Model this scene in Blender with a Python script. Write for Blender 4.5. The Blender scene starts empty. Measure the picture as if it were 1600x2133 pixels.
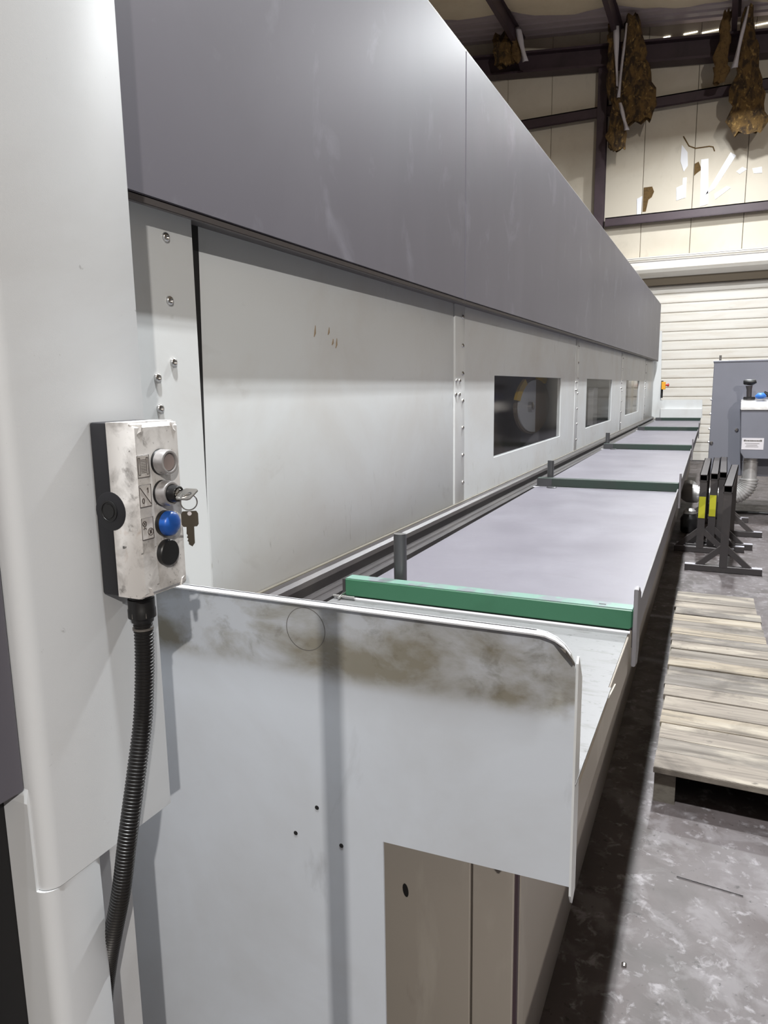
import bpy, bmesh, math, random
from mathutils import Vector, Matrix
random.seed(7)
S = bpy.context.scene
COL = S.collection
H = 1.55                       # height of the camera above the floor; coordinates below are relative to the camera
PI = math.pi

# ---------------------------------------------------------------- camera
f_px, yaw, pit, rol = 1489.9, 0.4384788, -0.1701261, -0.014292
fw = Vector((-math.sin(yaw)*math.cos(pit), math.cos(yaw)*math.cos(pit), math.sin(pit)))
r0 = Vector((math.cos(yaw), math.sin(yaw), 0)); u0 = r0.cross(fw)
r2 = r0*math.cos(rol)+u0*math.sin(rol); u2 = -r0*math.sin(rol)+u0*math.cos(rol)
cd = bpy.data.cameras.new('camera'); cam = bpy.data.objects.new('camera', cd); COL.objects.link(cam)
cd.sensor_fit = 'HORIZONTAL'; cd.sensor_width = 36.0; cd.lens = f_px*36.0/1600.0
cd.clip_start = 0.02; cd.clip_end = 100
cam.matrix_world = Matrix(((r2.x, u2.x, -fw.x, 0), (r2.y, u2.y, -fw.y, 0), (r2.z, u2.z, -fw.z, H), (0, 0, 0, 1)))
S.camera = cam

# ---------------------------------------------------------------- world, lights, exposure
w = bpy.data.worlds.new('world'); S.world = w; w.use_nodes = True
w.node_tree.nodes['Background'].inputs[0].default_value = (0.75, 0.78, 0.85, 1)
w.node_tree.nodes['Background'].inputs[1].default_value = 0.3
S.view_settings.view_transform = 'Standard'; S.view_settings.look = 'None'
S.view_settings.gamma = 1.0; S.view_settings.use_curve_mapping = False
S.view_settings.exposure = 0.0
S.cycles.max_bounces = 8; S.cycles.diffuse_bounces = 5; S.cycles.use_denoising = True

def lamp(name, x, y, z, power, sx, sy, col=(0.95, 0.98, 1.0), target=None):
    l = bpy.data.lights.new(name, 'AREA'); l.shape = 'RECTANGLE'; l.size = sx; l.size_y = sy
    l.energy = power; l.color = col
    o = bpy.data.objects.new(name, l); COL.objects.link(o); o.location = (x, y, z+H)
    if target is not None:
        o.rotation_euler = (Vector(target)-Vector((x, y, z))).to_track_quat('-Z', 'Y').to_euler()
    return o
for yy, p in ((-4.6, 15), (0.42, 560), (5.2, 470), (10.1, 470), (13.6, 190)):
    for xx in (-0.15, -0.24):          # twin-tube fixtures
        lamp('high_bay_lamp', xx, yy, 4.8, p/2, 0.06, 0.3)
lamp('high_bay_lamp', 6.0, -7.0, 4.8, 740, 0.08, 0.08, col=(1.0, 0.95, 0.89), target=(-0.4, 0.8, -0.4))

# ---------------------------------------------------------------- helpers
class MB:
    def __init__(s): s.bm = bmesh.new()
    def box(s, x0, x1, y0, y1, z0, z1, bev=0.0, seg=1):
        m = Matrix.Translation(((x0+x1)/2, (y0+y1)/2, (z0+z1)/2)) @ Matrix.Diagonal((abs(x1-x0), abs(y1-y0), abs(z1-z0), 1))
        r = bmesh.ops.create_cube(s.bm, size=1, matrix=m)
        if bev:
            es = {e for v in r['verts'] for e in v.link_edges}
            bmesh.ops.bevel(s.bm, geom=list(es), offset=bev, segments=seg, affect='EDGES', profile=0.5)
        return s
    def bar(s, p0, p1, wd, ht, up=(0, 0, 1), bev=0.0):
        p0, p1 = Vector(p0), Vector(p1); d = (p1-p0); L = d.length; d.normalize()
        up = Vector(up); sd = d.cross(up).normalized(); up = sd.cross(d)
        R = Matrix((sd, d, up)).transposed().to_4x4()
        m = Matrix.Translation((p0+p1)/2) @ R @ Matrix.Diagonal((wd, L, ht, 1))
        r = bmesh.ops.create_cube(s.bm, size=1, matrix=m)
        if bev:
            es = {e for v in r['verts'] for e in v.link_edges}
            bmesh.ops.bevel(s.bm, geom=list(es), offset=bev, segments=1, affect='EDGES')
        return s
    def cyl(s, p0, p1, ra, rb=None, n=20):
        return s.loft([p0, p1], [ra, ra if rb is None else rb], n)
    def loft(s, pts, rad, n=16, cap=True):
        pts = [Vector(p) for p in pts]; rings = []; prev = None
        for i, p in enumerate(pts):
            a = pts[max(i-1, 0)]; b = pts[min(i+1, len(pts)-1)]
            d = (b-a)
            if d.length < 1e-9: d = prev_d
            d = d.normalized(); prev_d = d
            if prev is None:
                ref = Vector((0, 0, 1)) if abs(d.z) < 0.9 else Vector((1, 0, 0))
                sx = d.cross(ref).normalized()
            else:
                sx = (prev - d*prev.dot(d)).normalized()
            prev = sx; sy = d.cross(sx)
            r = rad[i] if isinstance(rad, (list, tuple)) else rad
            rings.append([s.bm.verts.new(p+sx*(r*math.cos(2*PI*k/n))+sy*(r*math.sin(2*PI*k/n))) for k in range(n)])
        for a, b in zip(rings, rings[1:]):
            for k in range(n):
                s.bm.faces.new((a[k], a[(k+1) % n], b[(k+1) % n], b[k]))
        if cap:
            s.bm.faces.new(list(reversed(rings[0]))); s.bm.faces.new(rings[-1])
        return s
    def lathe(s, p, axis, prof, n=28):      # prof: (distance along axis, radius)
        p = Vector(p); ax = Vector(axis).normalized()
        ref = Vector((0, 0, 1)) if abs(ax.z) < 0.9 else Vector((1, 0, 0))
        sx = ax.cross(ref).normalized(); sy = ax.cross(sx); rings = []
        for (t, r) in prof:
            r = max(r, 1e-5)
            rings.append([s.bm.verts.new(p+ax*t+sx*(r*math.cos(2*PI*k/n))+sy*(r*math.sin(2*PI*k/n))) for k in range(n)])
        for a, b in zip(rings, rings[1:]):
            for k in range(n):
                s.bm.faces.new((a[k], a[(k+1) % n], b[(k+1) % n], b[k]))
        s.bm.faces.new(list(reversed(rings[0]))); s.bm.faces.new(rings[-1])
        return s
    def prism(s, pts, ext, bev=0.0):
        ext = Vector(ext)
        a = [s.bm.verts.new(Vector(p)) for p in pts]; b = [s.bm.verts.new(Vector(p)+ext) for p in pts]
        n = len(pts); fs = [s.bm.faces.new(a), s.bm.faces.new(list(reversed(b)))]
        for k in range(n):
            fs.append(s.bm.faces.new((a[k], b[k], b[(k+1) % n], a[(k+1) % n])))
        if bev:
            es = {e for f in fs[:2] for e in f.edges}
            bmesh.ops.bevel(s.bm, geom=list(es), offset=bev, segments=2, affect='EDGES')
        return s
    def quads(s, rows):                     # a grid of points
        vs = [[s.bm.verts.new(Vector(p)) for p in row] for row in rows]
        for a, b in zip(vs, vs[1:]):
            for k in range(len(a)-1):
                s.bm.faces.new((a[k], a[k+1], b[k+1], b[k]))
        return s
    def mesh(s, name, mat, smooth=False, off=(0, 0, 0)):
        bmesh.ops.recalc_face_normals(s.bm, faces=s.bm.faces[:])
        off = Vector(off)
        for v in s.bm.verts: v.co += off
        me = bpy.data.meshes.new(name); s.bm.to_mesh(me); s.bm.free()
        for m in (mat if isinstance(mat, (list, tuple)) else [mat]): me.materials.append(m)
        if smooth:
            me.polygons.foreach_set('use_smooth', [True]*len(me.polygons))
            try: me.set_sharp_from_angle(angle=math.radians(smooth if smooth is not True else 40))
            except Exception: pass
        return me

ORG = {}
def thing(name, loc, label, cat, group=None, kind=None):
    o = bpy.data.objects.new(name, None); COL.objects.link(o); o.empty_display_size = 0.1
    o.location = (loc[0], loc[1], loc[2]+H); ORG[o.name] = Vector(loc)
    if kind: o['kind'] = kind
    if label: o['label'] = label
    if cat: o['category'] = cat
    if group: o['group'] = group
    return o
def obj(name, mb, mat, parent=None, smooth=False, label=None, cat=None, group=None, kind=None):
    if parent is not None:
        org = ORG[parent.name]
    else:
        xs = [v.co.copy() for v in mb.bm.verts]
        org = Vector(((min(v.x for v in xs)+max(v.x for v in xs))/2, (min(v.y for v in xs)+max(v.y for v in xs))/2, min(v.z for v in xs)))
    me = mb.mesh(name, mat, smooth, -org)
    o = bpy.data.objects.new(name, me); COL.objects.link(o); ORG[o.name] = org
    if parent is not None: o.parent = parent
    else: o.location = (org.x, org.y, org.z+H)
    if label: o['label'] = label
    if cat: o['category'] = cat
    if group: o['group'] = group
    if kind: o['kind'] = kind
    return o
def place(name, me, parent, loc, rot=None):   # a copy sharing a mesh built round its own origin
    o = bpy.data.objects.new(name, me); COL.objects.link(o); o.parent = parent
    o.location = Vector(loc)-ORG[parent.name]; ORG[o.name] = ORG[parent.name]
    if rot: o.rotation_euler = rot
    return o

def srgb(c):
    return tuple(((v/255)/12.92 if v/255 <= 0.04045 else ((v/255+0.055)/1.055)**2.4) for v in c)
def mat(name, col, rough=0.5, metal=0.0, n1=None, n2=None, bump=None, spec=0.5, emit=None, rvar=0.0):
    """n = (colour, noise scale (number or xyz), low, high, strength): a stain of that colour where noise runs low..high"""
    m = bpy.data.materials.new(name); m.use_nodes = True; nt = m.node_tree; N = nt.nodes; L = nt.links
    b = N['Principled BSDF']; c = srgb(col)
    b.inputs['Base Color'].default_value = (*c, 1); b.inputs['Roughness'].default_value = rough
    b.inputs['Metallic'].default_value = metal; b.inputs['Specular IOR Level'].default_value = spec
    if emit:
        b.inputs['Emission Color'].default_value = (*c, 1); b.inputs['Emission Strength'].default_value = emit
    tc = N.new('ShaderNodeNewGeometry') 
    def noise(scale, det=6.0, dist=0.0):
        mp = N.new('ShaderNodeMapping'); L.new(tc.outputs['Position'], mp.inputs[0])
        sc = scale if isinstance(scale, (tuple, list)) else (scale,)*3
        mp.inputs['Scale'].default_value = sc
        mp.inputs['Location'].default_value = (random.random()*9, random.random()*9, random.random()*9)
        t = N.new('ShaderNodeTexNoise'); t.inputs['Scale'].default_value = 1.0; t.inputs['Detail'].default_value = det
        t.inputs['Roughness'].default_value = 0.6; t.inputs['Distortion'].default_value = dist
        L.new(mp.outputs[0], t.inputs['Vector']); return t.outputs['Fac']
    last = None
    for n in (n1 or [])+(n2 or []):
        colr, scl, lo, hi, st = n[:5]
        mr = N.new('ShaderNodeMapRange'); mr.inputs['From Min'].default_value = lo; mr.inputs['From Max'].default_value = hi
        mr.inputs['To Max'].default_value = st; L.new(noise(scl, 6.0, 0.4), mr.inputs['Value'])
        fac = mr.outputs[0]
        if len(n) > 5:                     # (axis, from, to): the stain lies only where that coordinate runs from..to
            sp = N.new('ShaderNodeSeparateXYZ'); L.new(tc.outputs['Position'], sp.inputs[0])
            ax, a, bb = n[5]
            m2 = N.new('ShaderNodeMapRange'); m2.interpolation_type = 'SMOOTHSTEP'
            off = H if ax == 2 else 0
            m2.inputs['From Min'].default_value = a+off; m2.inputs['From Max'].default_value = bb+off
            L.new(sp.outputs[ax], m2.inputs['Value'])
            mu = N.new('ShaderNodeMath'); mu.operation = 'MULTIPLY'; L.new(fac, mu.inputs[0]); L.new(m2.outputs[0], mu.inputs[1]); fac = mu.outputs[0]
        mx = N.new('ShaderNodeMix'); mx.data_type = 'RGBA'
        L.new(fac, mx.inputs[0])
        if last is None: mx.inputs[6].default_value = (*c, 1)
        else: L.new(last, mx.inputs[6])
        mx.inputs[7].default_value = (*srgb(colr), 1); last = mx.outputs[2]
    if last is not None: L.new(last, b.inputs['Base Color'])
    if rvar:
        mr = N.new('ShaderNodeMapRange'); mr.inputs['From Min'].default_value = 0.3; mr.inputs['From Max'].default_value = 0.7
        mr.inputs['To Min'].default_value = max(0.02, rough-rvar); mr.inputs['To Max'].default_value = rough+rvar
        L.new(noise(3.0), mr.inputs['Value']); L.new(mr.outputs[0], b.inputs['Roughness'])
    if bump:
        scl, st, dist = bump
        bp = N.new('ShaderNodeBump'); bp.inputs['Strength'].default_value = st; bp.inputs['Distance'].default_value = dist
        L.new(noise(scl, 3.0), bp.inputs['Height']); L.new(bp.outputs[0], b.inputs['Normal'])
    return m
def glass(name, col, alpha, rough=0.05):
    m = mat(name, col, rough); m.node_tree.nodes['Principled BSDF'].inputs['Alpha'].default_value = alpha
    return m

# ---------------------------------------------------------------- materials
PAINT_BUMP = (900, 0.12, 0.0004)
M_col = mat('pale_grey_paint', (206, 208, 210), 0.42, bump=PAINT_BUMP, n1=[((180, 178, 176), 2.2, .5, .75, .5), ((70, 62, 55), 70, .70, .76, .35), ((110, 100, 92), (14, 9, 14), .66, .80, .45)])
M_panel = mat('white_panel_paint', (206, 209, 210), 0.4, bump=PAINT_BUMP, n1=[((188, 184, 178), 1.6, .45, .75, .6), ((120, 116, 108), (60, 60, 9), .64, .74, .6, (2, -.15, -.5)), ((140, 134, 126), (5, 5, 6), .62, .82, .35)])
M_strip = mat('cover_strip_paint', (206, 208, 208), 0.35, n1=[((186, 182, 178), 3, .5, .75, .5)])
M_hood = mat('slate_grey_paint', (92, 89, 96), 0.46, bump=(700, 0.1, 0.0004), n1=[((104, 101, 108), (3, 1.2, .5), .5, .8, .7), ((140, 139, 148), (7, 4, 3), .58, .80, .5), ((76, 73, 78), (2, 1.5, .8), .55, .8, .4)])
M_hoodin = mat('dark_grey_edge', (92, 88, 88), 0.5)
M_ep = mat('end_plate_paint', (196, 201, 208), 0.36, bump=(500, 0.08, 0.0004), n1=[((172, 172, 172), 2.0, .45, .75, .5), ((118, 108, 76), (5, 5, 9), .40, .62, .75, (2, -.515, -.475)), ((90, 84, 62), (22, 22, 26), .56, .74, .5, (2, -.51, -.46)), ((105, 104, 104), (7, 7, 2.5), .66, .80, .35)])
M_base = mat('beige_base_paint', (160, 153, 144), 0.45, n1=[((178, 172, 163), (6, 6, 1.5), .56, .66, .5), ((104, 94, 84), (8, 8, 3), .66, .82, .4)])
M_deck = mat('white_deck_paint', (116, 116, 117), 0.45, n1=[((92, 90, 88), (14, 50, 14), .54, .68, .7), ((52, 49, 46), (50, 130, 50), .62, .70, .75)], bump=((30, 60, 30), 0.15, 0.001))
M_tray = mat('tray_grey_steel', (106, 103, 111), 0.42, n1=[((120, 118, 126), (3, 2.2, 3), .5, .72, .6), ((86, 82, 86), (5, 12, 5), .62, .80, .45)], rvar=0.06)
M_trayside = mat('tray_edge_steel', (112, 109, 112), 0.45, n1=[((128, 126, 128), 6, .5, .75, .5)])
M_green = mat('green_paint', (50, 98, 72), 0.42, n1=[((36, 80, 56), 6, .5, .75, .6), ((88, 134, 110), (12, 12, 12), .66, .8, .5)])
M_greentop = mat('worn_lit_green_paint', (104, 136, 124), 0.4, n1=[((112, 112, 120), (14, 14, 14), .47, .58, .8), ((54, 96, 74), (20, 20, 20), .62, .74, .7)])  # wear patches, with overhead light put into the paler base colour
M_greendk = mat('dull_green_paint', (38, 56, 48), 0.5, n1=[((48, 52, 50), (4, 4, 4), .45, .68, .8)])
M_rail = mat('black_rail_steel', (70, 67, 68), 0.34, metal=0.4, n1=[((98, 94, 92), (6, 2, 6), .55, .75, .6)])
M_raill = mat('rail_lip_paint', (96, 91, 80), 0.5, n1=[((70, 66, 58), (5, 3, 5), .5, .75, .6)])
M_black = mat('black_void_paint', (22, 21, 22), 0.7)
M_post = mat('dark_post_steel', (84, 84, 86), 0.3, metal=0.5)
M_steel = mat('bright_steel', (200, 198, 196), 0.22, metal=1.0)
M_dkhole = mat('screw_socket', (25, 24, 24), 0.6)
M_boxblk = mat('black_plastic', (30, 30, 34), 0.45, bump=(1500, 0.1, 0.0003))
M_boxcream = mat('dirty_cream_plastic', (212, 210, 208), 0.42, n1=[((140, 136, 133), 30, .48, .70, .75), ((84, 79, 76), 44, .60, .72, .8), ((40, 36, 34), 130, .655, .70, .85), ((178, 158, 144), 50, .62, .75, .4)])
M_ring = mat('grey_ring_plastic', (186, 184, 184), 0.25, metal=0.55)
M_cap = mat('smoky_cap', (150, 138, 136), 0.3, n1=[((110, 98, 96), 60, .5, .75, .6)])
M_blue = mat('blue_button_plastic', (32, 84, 165), 0.32)
M_blackbtn = mat('black_button_plastic', (26, 26, 27), 0.4)
M_icon = mat('icon_plate_plastic', (206, 203, 200), 0.45, n1=[((150, 140, 132), 70, .5, .75, .5)])
M_line = mat('engraved_line', (74, 66, 62), 0.6)
M_key = mat('nickel_key', (176, 174, 170), 0.28, metal=0.9)
M_keydk = mat('tarnished_key', (96, 90, 80), 0.42, metal=0.8)
M_conduit = mat('black_conduit', (30, 29, 29), 0.38)
M_tie = mat('grey_clamp', (112, 108, 104), 0.4, metal=0.3)
M_floor = mat('concrete', (82, 74, 73), 0.56, n1=[((100, 94, 95), 1.6, .44, .62, .6), ((58, 52, 49), 3.2, .47, .66, .65), ((116, 111, 112), 8, .50, .62, .65), ((146, 142, 144), 22, .57, .68, .65), ((40, 36, 33), 40, .62, .70, .7)], bump=(24, 0.2, 0.003), rvar=0.08)
M_wood = [mat('pallet_wood', c, 0.7, n1=[((76, 68, 60), (1.6, 26, 20), .46, .66, .8), ((170, 161, 146), (2.0, 9, 10), .52, .66, .75), ((62, 54, 48), (3, 3, 3), .50, .66, .75), ((44, 38, 34), (22, 40, 22), .64, .72, .6)], bump=((4, 90, 40), 0.3, 0.002)) for c in ((136, 127, 116), (124, 117, 108), (148, 137, 120), (116, 110, 103))]
M_woodend = mat('pallet_block_wood', (116, 110, 100), 0.75, n1=[((86, 78, 70), (30, 30, 60), .45, .7, .6)])
M_stand = mat('dark_stand_steel', (74, 70, 70), 0.45, metal=0.35, n1=[((96, 88, 84), 8, .55, .75, .5)])
M_wornst = mat('worn_stand_steel', (190, 188, 196), 0.4, metal=0.3)
M_yellow = mat('yellow_mark', (176, 172, 40), 0.5)
M_cab = mat('collector_grey_paint', (122, 123, 132), 0.4, bump=(300, 0.08, 0.0005), n1=[((134, 135, 146), 1.5, .5, .75, .5)])
M_label = mat('printed_white_label', (222, 218, 222), 0.5)
M_galv = mat('galvanised_duct', (222, 221, 220), 0.28, metal=0.65, n1=[((176, 168, 160), 9, .5, .75, .6)], bump=(14, 0.25, 0.006))
M_ductdk = mat('dull_duct_sleeve', (170, 168, 166), 0.4, metal=0.6)
M_wall = mat('cream_wall_lining', (214, 205, 188), 0.6, n1=[((196, 184, 164), .9, .45, .72, .6), ((178, 168, 153), (4, 4, 3), .6, .8, .45), ((150, 136, 118), (16, 16, 16), .70, .78, .5)], bump=(5, 0.15, 0.01))
M_dimwall = mat('dimmed_wall_lining', (112, 104, 96), 0.8, n1=[((90, 80, 72), .8, .45, .72, .6)])  # for the unseen walls, darkened so they bounce less light
M_ceil = mat('cream_roof_lining', (238, 224, 198), 0.7, n1=[((212, 196, 166), 1.2, .45, .75, .6)], bump=(2.5, 0.2, 0.03))
M_deckroof = mat('bare_roof_sheet', (190, 176, 178), 0.45)
M_steelbrn = mat('oxide_steel', (72, 57, 64), 0.5, n1=[((50, 40, 45), 2, .45, .7, .6)])
M_slat = mat('ivory_slat', (226, 222, 214), 0.45, n1=[((206, 196, 180), (1.5, 1, 9), .48, .74, .6), ((170, 160, 150), (3, 3, 12), .66, .82, .45)])
M_tape = mat('white_tape', (240, 240, 244), 0.4)
M_torn = mat('torn_brown_insulation', (108, 84, 48), 0.9, n1=[((60, 44, 26), 20, .45, .7, .7)])
M_scuff = mat('brown_scuff', (140, 122, 98), 0.8)
M_fluff = mat('brown_fibre_insulation', (104, 80, 44), 0.95, n1=[((44, 34, 26), (9, 9, 5), .42, .60, .9), ((176, 142, 84), (14, 14, 9), .56, .70, .75), ((36, 28, 24), (7, 7, 4), .6, .76, .8)], bump=(30, 0.8, 0.03))
M_foil = mat('white_foil_facing', (205, 200, 205), 0.45)
M_gap = mat('daylight_gap', (255, 250, 240), 0.5, emit=4.0)
M_win = glass('tinted_window', (40, 38, 37), 0.24, 0.10); M_win.node_tree.nodes['Principled BSDF'].inputs['Specular IOR Level'].default_value = 0.25
M_inner = mat('brown_interior', (120, 106, 88), 0.6, n1=[((134, 126, 122), 3, .5, .75, .6)])
M_innerg = mat('grey_interior', (140, 142, 152), 0.5)
M_wheel = mat('pale_wheel_plate', (206, 210, 216), 0.4)
M_wyel = mat('yellow_guard', (214, 178, 50), 0.5)
M_red = mat('red_plastic', (176, 40, 34), 0.35)
M_orange = mat('orange_yellow_plastic', (224, 160, 40), 0.4)
M_bluecap = mat('light_blue_plastic', (70, 130, 220), 0.4)
M_lightedge = mat('bare_edge', (188, 188, 190), 0.4)

# ---------------------------------------------------------------- room shell
XL, XR, YN, YF = -7.5, 9.0, -9.0, 16.0
zroof = lambda x: 6.75-0.107*(x+2.2)          # underside of the roof sheet
obj('floor', MB().box(XL, XR, YN, YF+0.2, -1.65, -1.55), M_floor, kind='structure')
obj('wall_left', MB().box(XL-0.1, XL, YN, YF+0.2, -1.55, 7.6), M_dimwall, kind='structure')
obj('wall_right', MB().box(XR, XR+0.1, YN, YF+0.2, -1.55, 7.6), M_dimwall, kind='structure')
obj('wall_near', MB().box(XL, XR, YN-0.1, YN, -1.55, 7.6), M_dimwall, kind='structure')
ceil = thing('ceiling', (0, 4, 6.5), None, None, kind='structure')
# bare roof sheet with ribs running down the slope, seen at the far end
rows = []
y = 14.2
while y < YF+0.21:
    for dy, dz in ((0, 0), (.10, 0), (.13, .05), (.17, .05), (.20, 0)):
        rows.append([(x, y+dy, zroof(x)+.12+dz) for x in (XL, XR)])
    y += .24
obj('roof_sheet', MB().quads(rows), M_deckroof, ceil)
obj('roof_sheet', MB().quads([[(XL, YN, zroof(XL)+.3), (XR, YN, zroof(XR)+.3)], [(XL, 14.25, zroof(XL)+.3), (XR, 14.25, zroof(XR)+.3)]]), M_deckroof, ceil)
purl = [-6.1, -4.12, -2.2, -.16, 1.85, 3.85, 5.85, 7.85]
edges = [XL]+purl+[XR]
for i, (a, b) in enumerate(zip(edges, edges[1:])):
    rows = []
    for j in range(9):
        t = j/8; x = a+(b-a)*t
        yend = 14.62+.20*math.sin(t*PI)*(.6 if i % 2 else 1)+(x+4)*.13*(1 if x < .5 else 0)+random.uniform(-.04, .04)
        sag = -.10*math.sin(t*PI)
        rows.append([(x, YN, zroof(x)+.06+sag), (x, 6, zroof(x)+.06+sag), (x, 12, zroof(x)+.05+sag), (x, yend-.2, zroof(x)+.06+sag), (x, yend, zroof(x)+.09+sag*.6)])
    obj('insulation_sheet', MB().quads(rows), M_ceil, ceil, smooth=60)
for i, x in enumerate(purl):
    z = zroof(x)
    m = MB().box(x-.02, x+.02, YN, 15.75, z-.2, z+.06).box(x-.07, x+.02, YN, 15.75, z-.215, z-.195).box(x-.02, x+.07, YN, 15.75, z+.04, z+.06)
    obj('trim_%d' % (i+1), m, M_steelbrn, kind='structure')
# rafter along the far wall
m = MB()
pr = lambda zt, zb, y0, y1: m.prism([(XL, y0, zroof(XL)+zt), (XR, y0, zroof(XR)+zt), (XR, y0, zroof(XR)+zb), (XL, y0, zroof(XL)+zb)], (0, y1-y0, 0))
pr(-.24, -.60, 15.80, 15.84); pr(-.22, -.26, 15.66, 15.96); pr(-.58, -.62, 15.66, 15.96)
obj('trim_9', m, M_steelbrn, kind='structure')

# far wall: lining panels as parts of the wall, girts and a column in front of it
wf = thing('wall_far', (0, YF, -1.55), None, None, kind='structure')
DX0, DX1, DZ1 = -1.75, 2.6, 2.12
seams = [-7.5]+[-1.68+.93*k for k in range(-6, 12)]+[XR]
for a, b in zip(seams, seams[1:]):
    if b <= a: continue
    zlo = 2.1 if (b > DX0+.1 and a < DX1-.1) else -1.55
    zt = max(zroof(a), zroof(b))+.2
    obj('wall_panel', MB().box(a+.004, b-.004, YF, YF+.07, zlo, zt, .006), M_wall, wf)
obj('backing', MB().box(XL, XR, YF+.09, YF+.12, 2.1, 7.6), M_black, wf)
def patch(name, pts, mt, th=.012):
    obj(name, MB().prism([(x, YF-th, z) for x, z in pts], (0, th+.002, 0)), mt, wf)
patch('tape', [(-.63, 4.28), (-.50, 4.28), (-.46, 3.45), (-.60, 3.42)], M_tape)
patch('tape', [(-.52, 3.62), (-.36, 3.72), (-.02, 4.27), (-.12, 4.34)], M_tape)
patch('tape', [(-.99, 4.60), (-.88, 4.45), (-.86, 4.2), (-.93, 4.1), (-1.0, 4.3)], M_tape)
patch('tape', [(-1.05, 3.82), (-.94, 3.86), (-.94, 3.99), (-.87, 3.99), (-.87, 3.62), (-1.04, 3.58)], M_tape)
patch('tape', [(-.36, 3.62), (-.15, 3.74), (-.08, 3.70), (-.34, 3.52)], M_tape)
patch('tape', [(.0, 3.98), (.10, 4.05), (.18, 4.0), (.06, 3.93)], M_tape)
patch('tape', [(.27, 4.0), (.43, 4.01), (.44, 3.90), (.30, 3.91)], M_tape)
patch('tape', [(-1.78, 3.70), (-1.68, 3.74), (-1.69, 3.40), (-1.77, 3.40)], M_tape)
patch('torn_patch', [(-.74, 4.22), (-.67, 4.25), (-.61, 4.10), (-.70, 4.04), (-.74, 4.0)], M_torn, .008)
patch('torn_patch', [(-1.66, 3.90), (-1.50, 3.90), (-1.46, 3.80), (-1.50, 3.70), (-1.56, 3.66), (-1.60, 3.44), (-1.66, 3.44)], M_torn, .008)
m = MB(); m.loft([(-.97, YF-.004, 4.75), (-.86, YF-.004, 4.56), (-.74, YF-.004, 4.50), (-.5, YF-.004, 4.50), (-.43, YF-.004, 4.48), (-.40, YF-.004, 4.40)], .012, 6)
obj('torn_edge', m, M_torn, wf)
def girt(n, x0, x1, z0, z1):
    m = MB().box(x0, x1, YF-.20, YF-.01, z1-.02, z1).box(x0, x1, YF-.20, YF-.18, z0, z1).box(x0, x1, YF-.20, YF-.16, z0, z0+.02)
    obj('trim_%d' % n, m, M_steelbrn, kind='structure')
girt(10, -2.36, XR, 3.19, 3.36); girt(11, XL, XR, 5.28, 5.48)
m = MB().box(-2.58, -2.40, YF-.24, YF-.22, -1.55, 6.2).box(-2.50, -2.48, YF-.22, YF-.03, -1.55, 6.2).box(-2.58, -2.40, YF-.03, YF-.01, -1.55, 6.2)
obj('trim_12', m, M_steelbrn, kind='structure')
# slits of daylight under the eaves
for x0, x1, zg in ((-1.42, -1.30, 6.585), (-1.06, -.82, 6.57), (-.74, -.28, 6.53), (.16, .5, 6.475)):
    obj('daylight_gap', MB().box(x0, x1, YF-.012, YF-.002, zg-.008, zg+.006), M_gap, wf)

# rolling door: each slat is a part
door = thing('door_1', ((DX0+DX1)/2, YF, -1.55), None, None, kind='structure')
pitch = .187
prof = [(.004, 0), (-.022, .005), (-.027, .045), (-.021, .085), (-.027, .125), (-.024, .166), (.0, .173), (.008, .187)]
rows = [[(x, d, z) for x in (DX0, DX1)] for d, z in prof]
sm = MB().quads(rows).mesh('slat', M_slat, 30)
z = -1.54
while z < DZ1:
    place('slat', sm, door, (0, YF+.08, z)); z += pitch
hood = MB()
hood.prism([(DX0-.2, YF-.02, 2.56), (DX0-.2, YF-.16, 2.54), (DX0-.2, YF-.16, 2.49), (DX0-.2, YF-.13, 2.48), (DX0-.2, YF-.13, 2.42), (DX0-.2, YF-.20, 2.41), (DX0-.2, YF-.24, 2.36), (DX0-.2, YF-.24, 2.28), (DX0-.2, YF-.20, 2.22), (DX0-.2, YF-.10, 2.13), (DX0-.2, YF-.02, 2.12)], (DX1-DX0+.6, 0, 0))
obj('trim_13', hood, M_slat, kind='structure')
gr = MB().box(DX0-.2, DX1+.4, YF-.163, YF-.159, 2.512, 2.518)
obj('trim_16', gr.box(DX0-.2, DX1+.4, YF-.135, YF-.129, 2.44, 2.452), M_hoodin, kind='structure')
obj('trim_15', MB().box(DX0-.1, DX1+.1, YF-.10, YF+.05, 1.98, 2.125), mat('hood_shade_brown', (70, 60, 46), 0.8), kind='structure')  # dark box painted as the shade under the door hood
obj('trim_14', MB().box(DX0-.12, DX0+.02, YF-.06, YF+.0, -1.55, 2.12), M_slat, kind='structure')

# ---------------------------------------------------------------- the long storage machine
mach = thing('storage_machine', (-1.2, 7.0, -1.55), 'long pale grey steel storage machine with slate grey hood running down the hall', 'machine')
HB = lambda y: .395 if y < 3.3 else .395+(y-3.3)/10.8*.045      # bottom edge of the hood
HT = lambda y: 1.443
def hoodseg(y0, y1):
    m = MB()
    m.prism([(-1.09, y0, HB(y0)), (-1.09, y1, HB(y1)), (-1.09, y1, HT(y1)), (-1.09, y0, HT(y0))], (-.045, 0, 0), .004)
    o = obj('hood_panel', m, M_hood, mach, smooth=30)
    m = MB().prism([(-1.094, y0, HB(y0)-.014), (-1.094, y1, HB(y1)-.014), (-1.094, y1, HB(y1)+.004), (-1.094, y0, HB(y0)+.004)], (-.012, 0, 0), .002)
    obj('hood_edge', m, M_hoodin, o)
hoodseg(.5, 3.2275); hoodseg(3.2325, 14.25)
m = MB().prism([(-1.095, .5, HB(0)-.002), (-1.095, 3.3, HB(0)-.002), (-1.095, 14.25, HB(14.25)-.002), (-1.095, 14.25, HB(14.25)+.02), (-1.095, .5, HB(0)+.02)], (-.14, 0, 0))
obj('hood_soffit', m, M_hoodin, mach)
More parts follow.
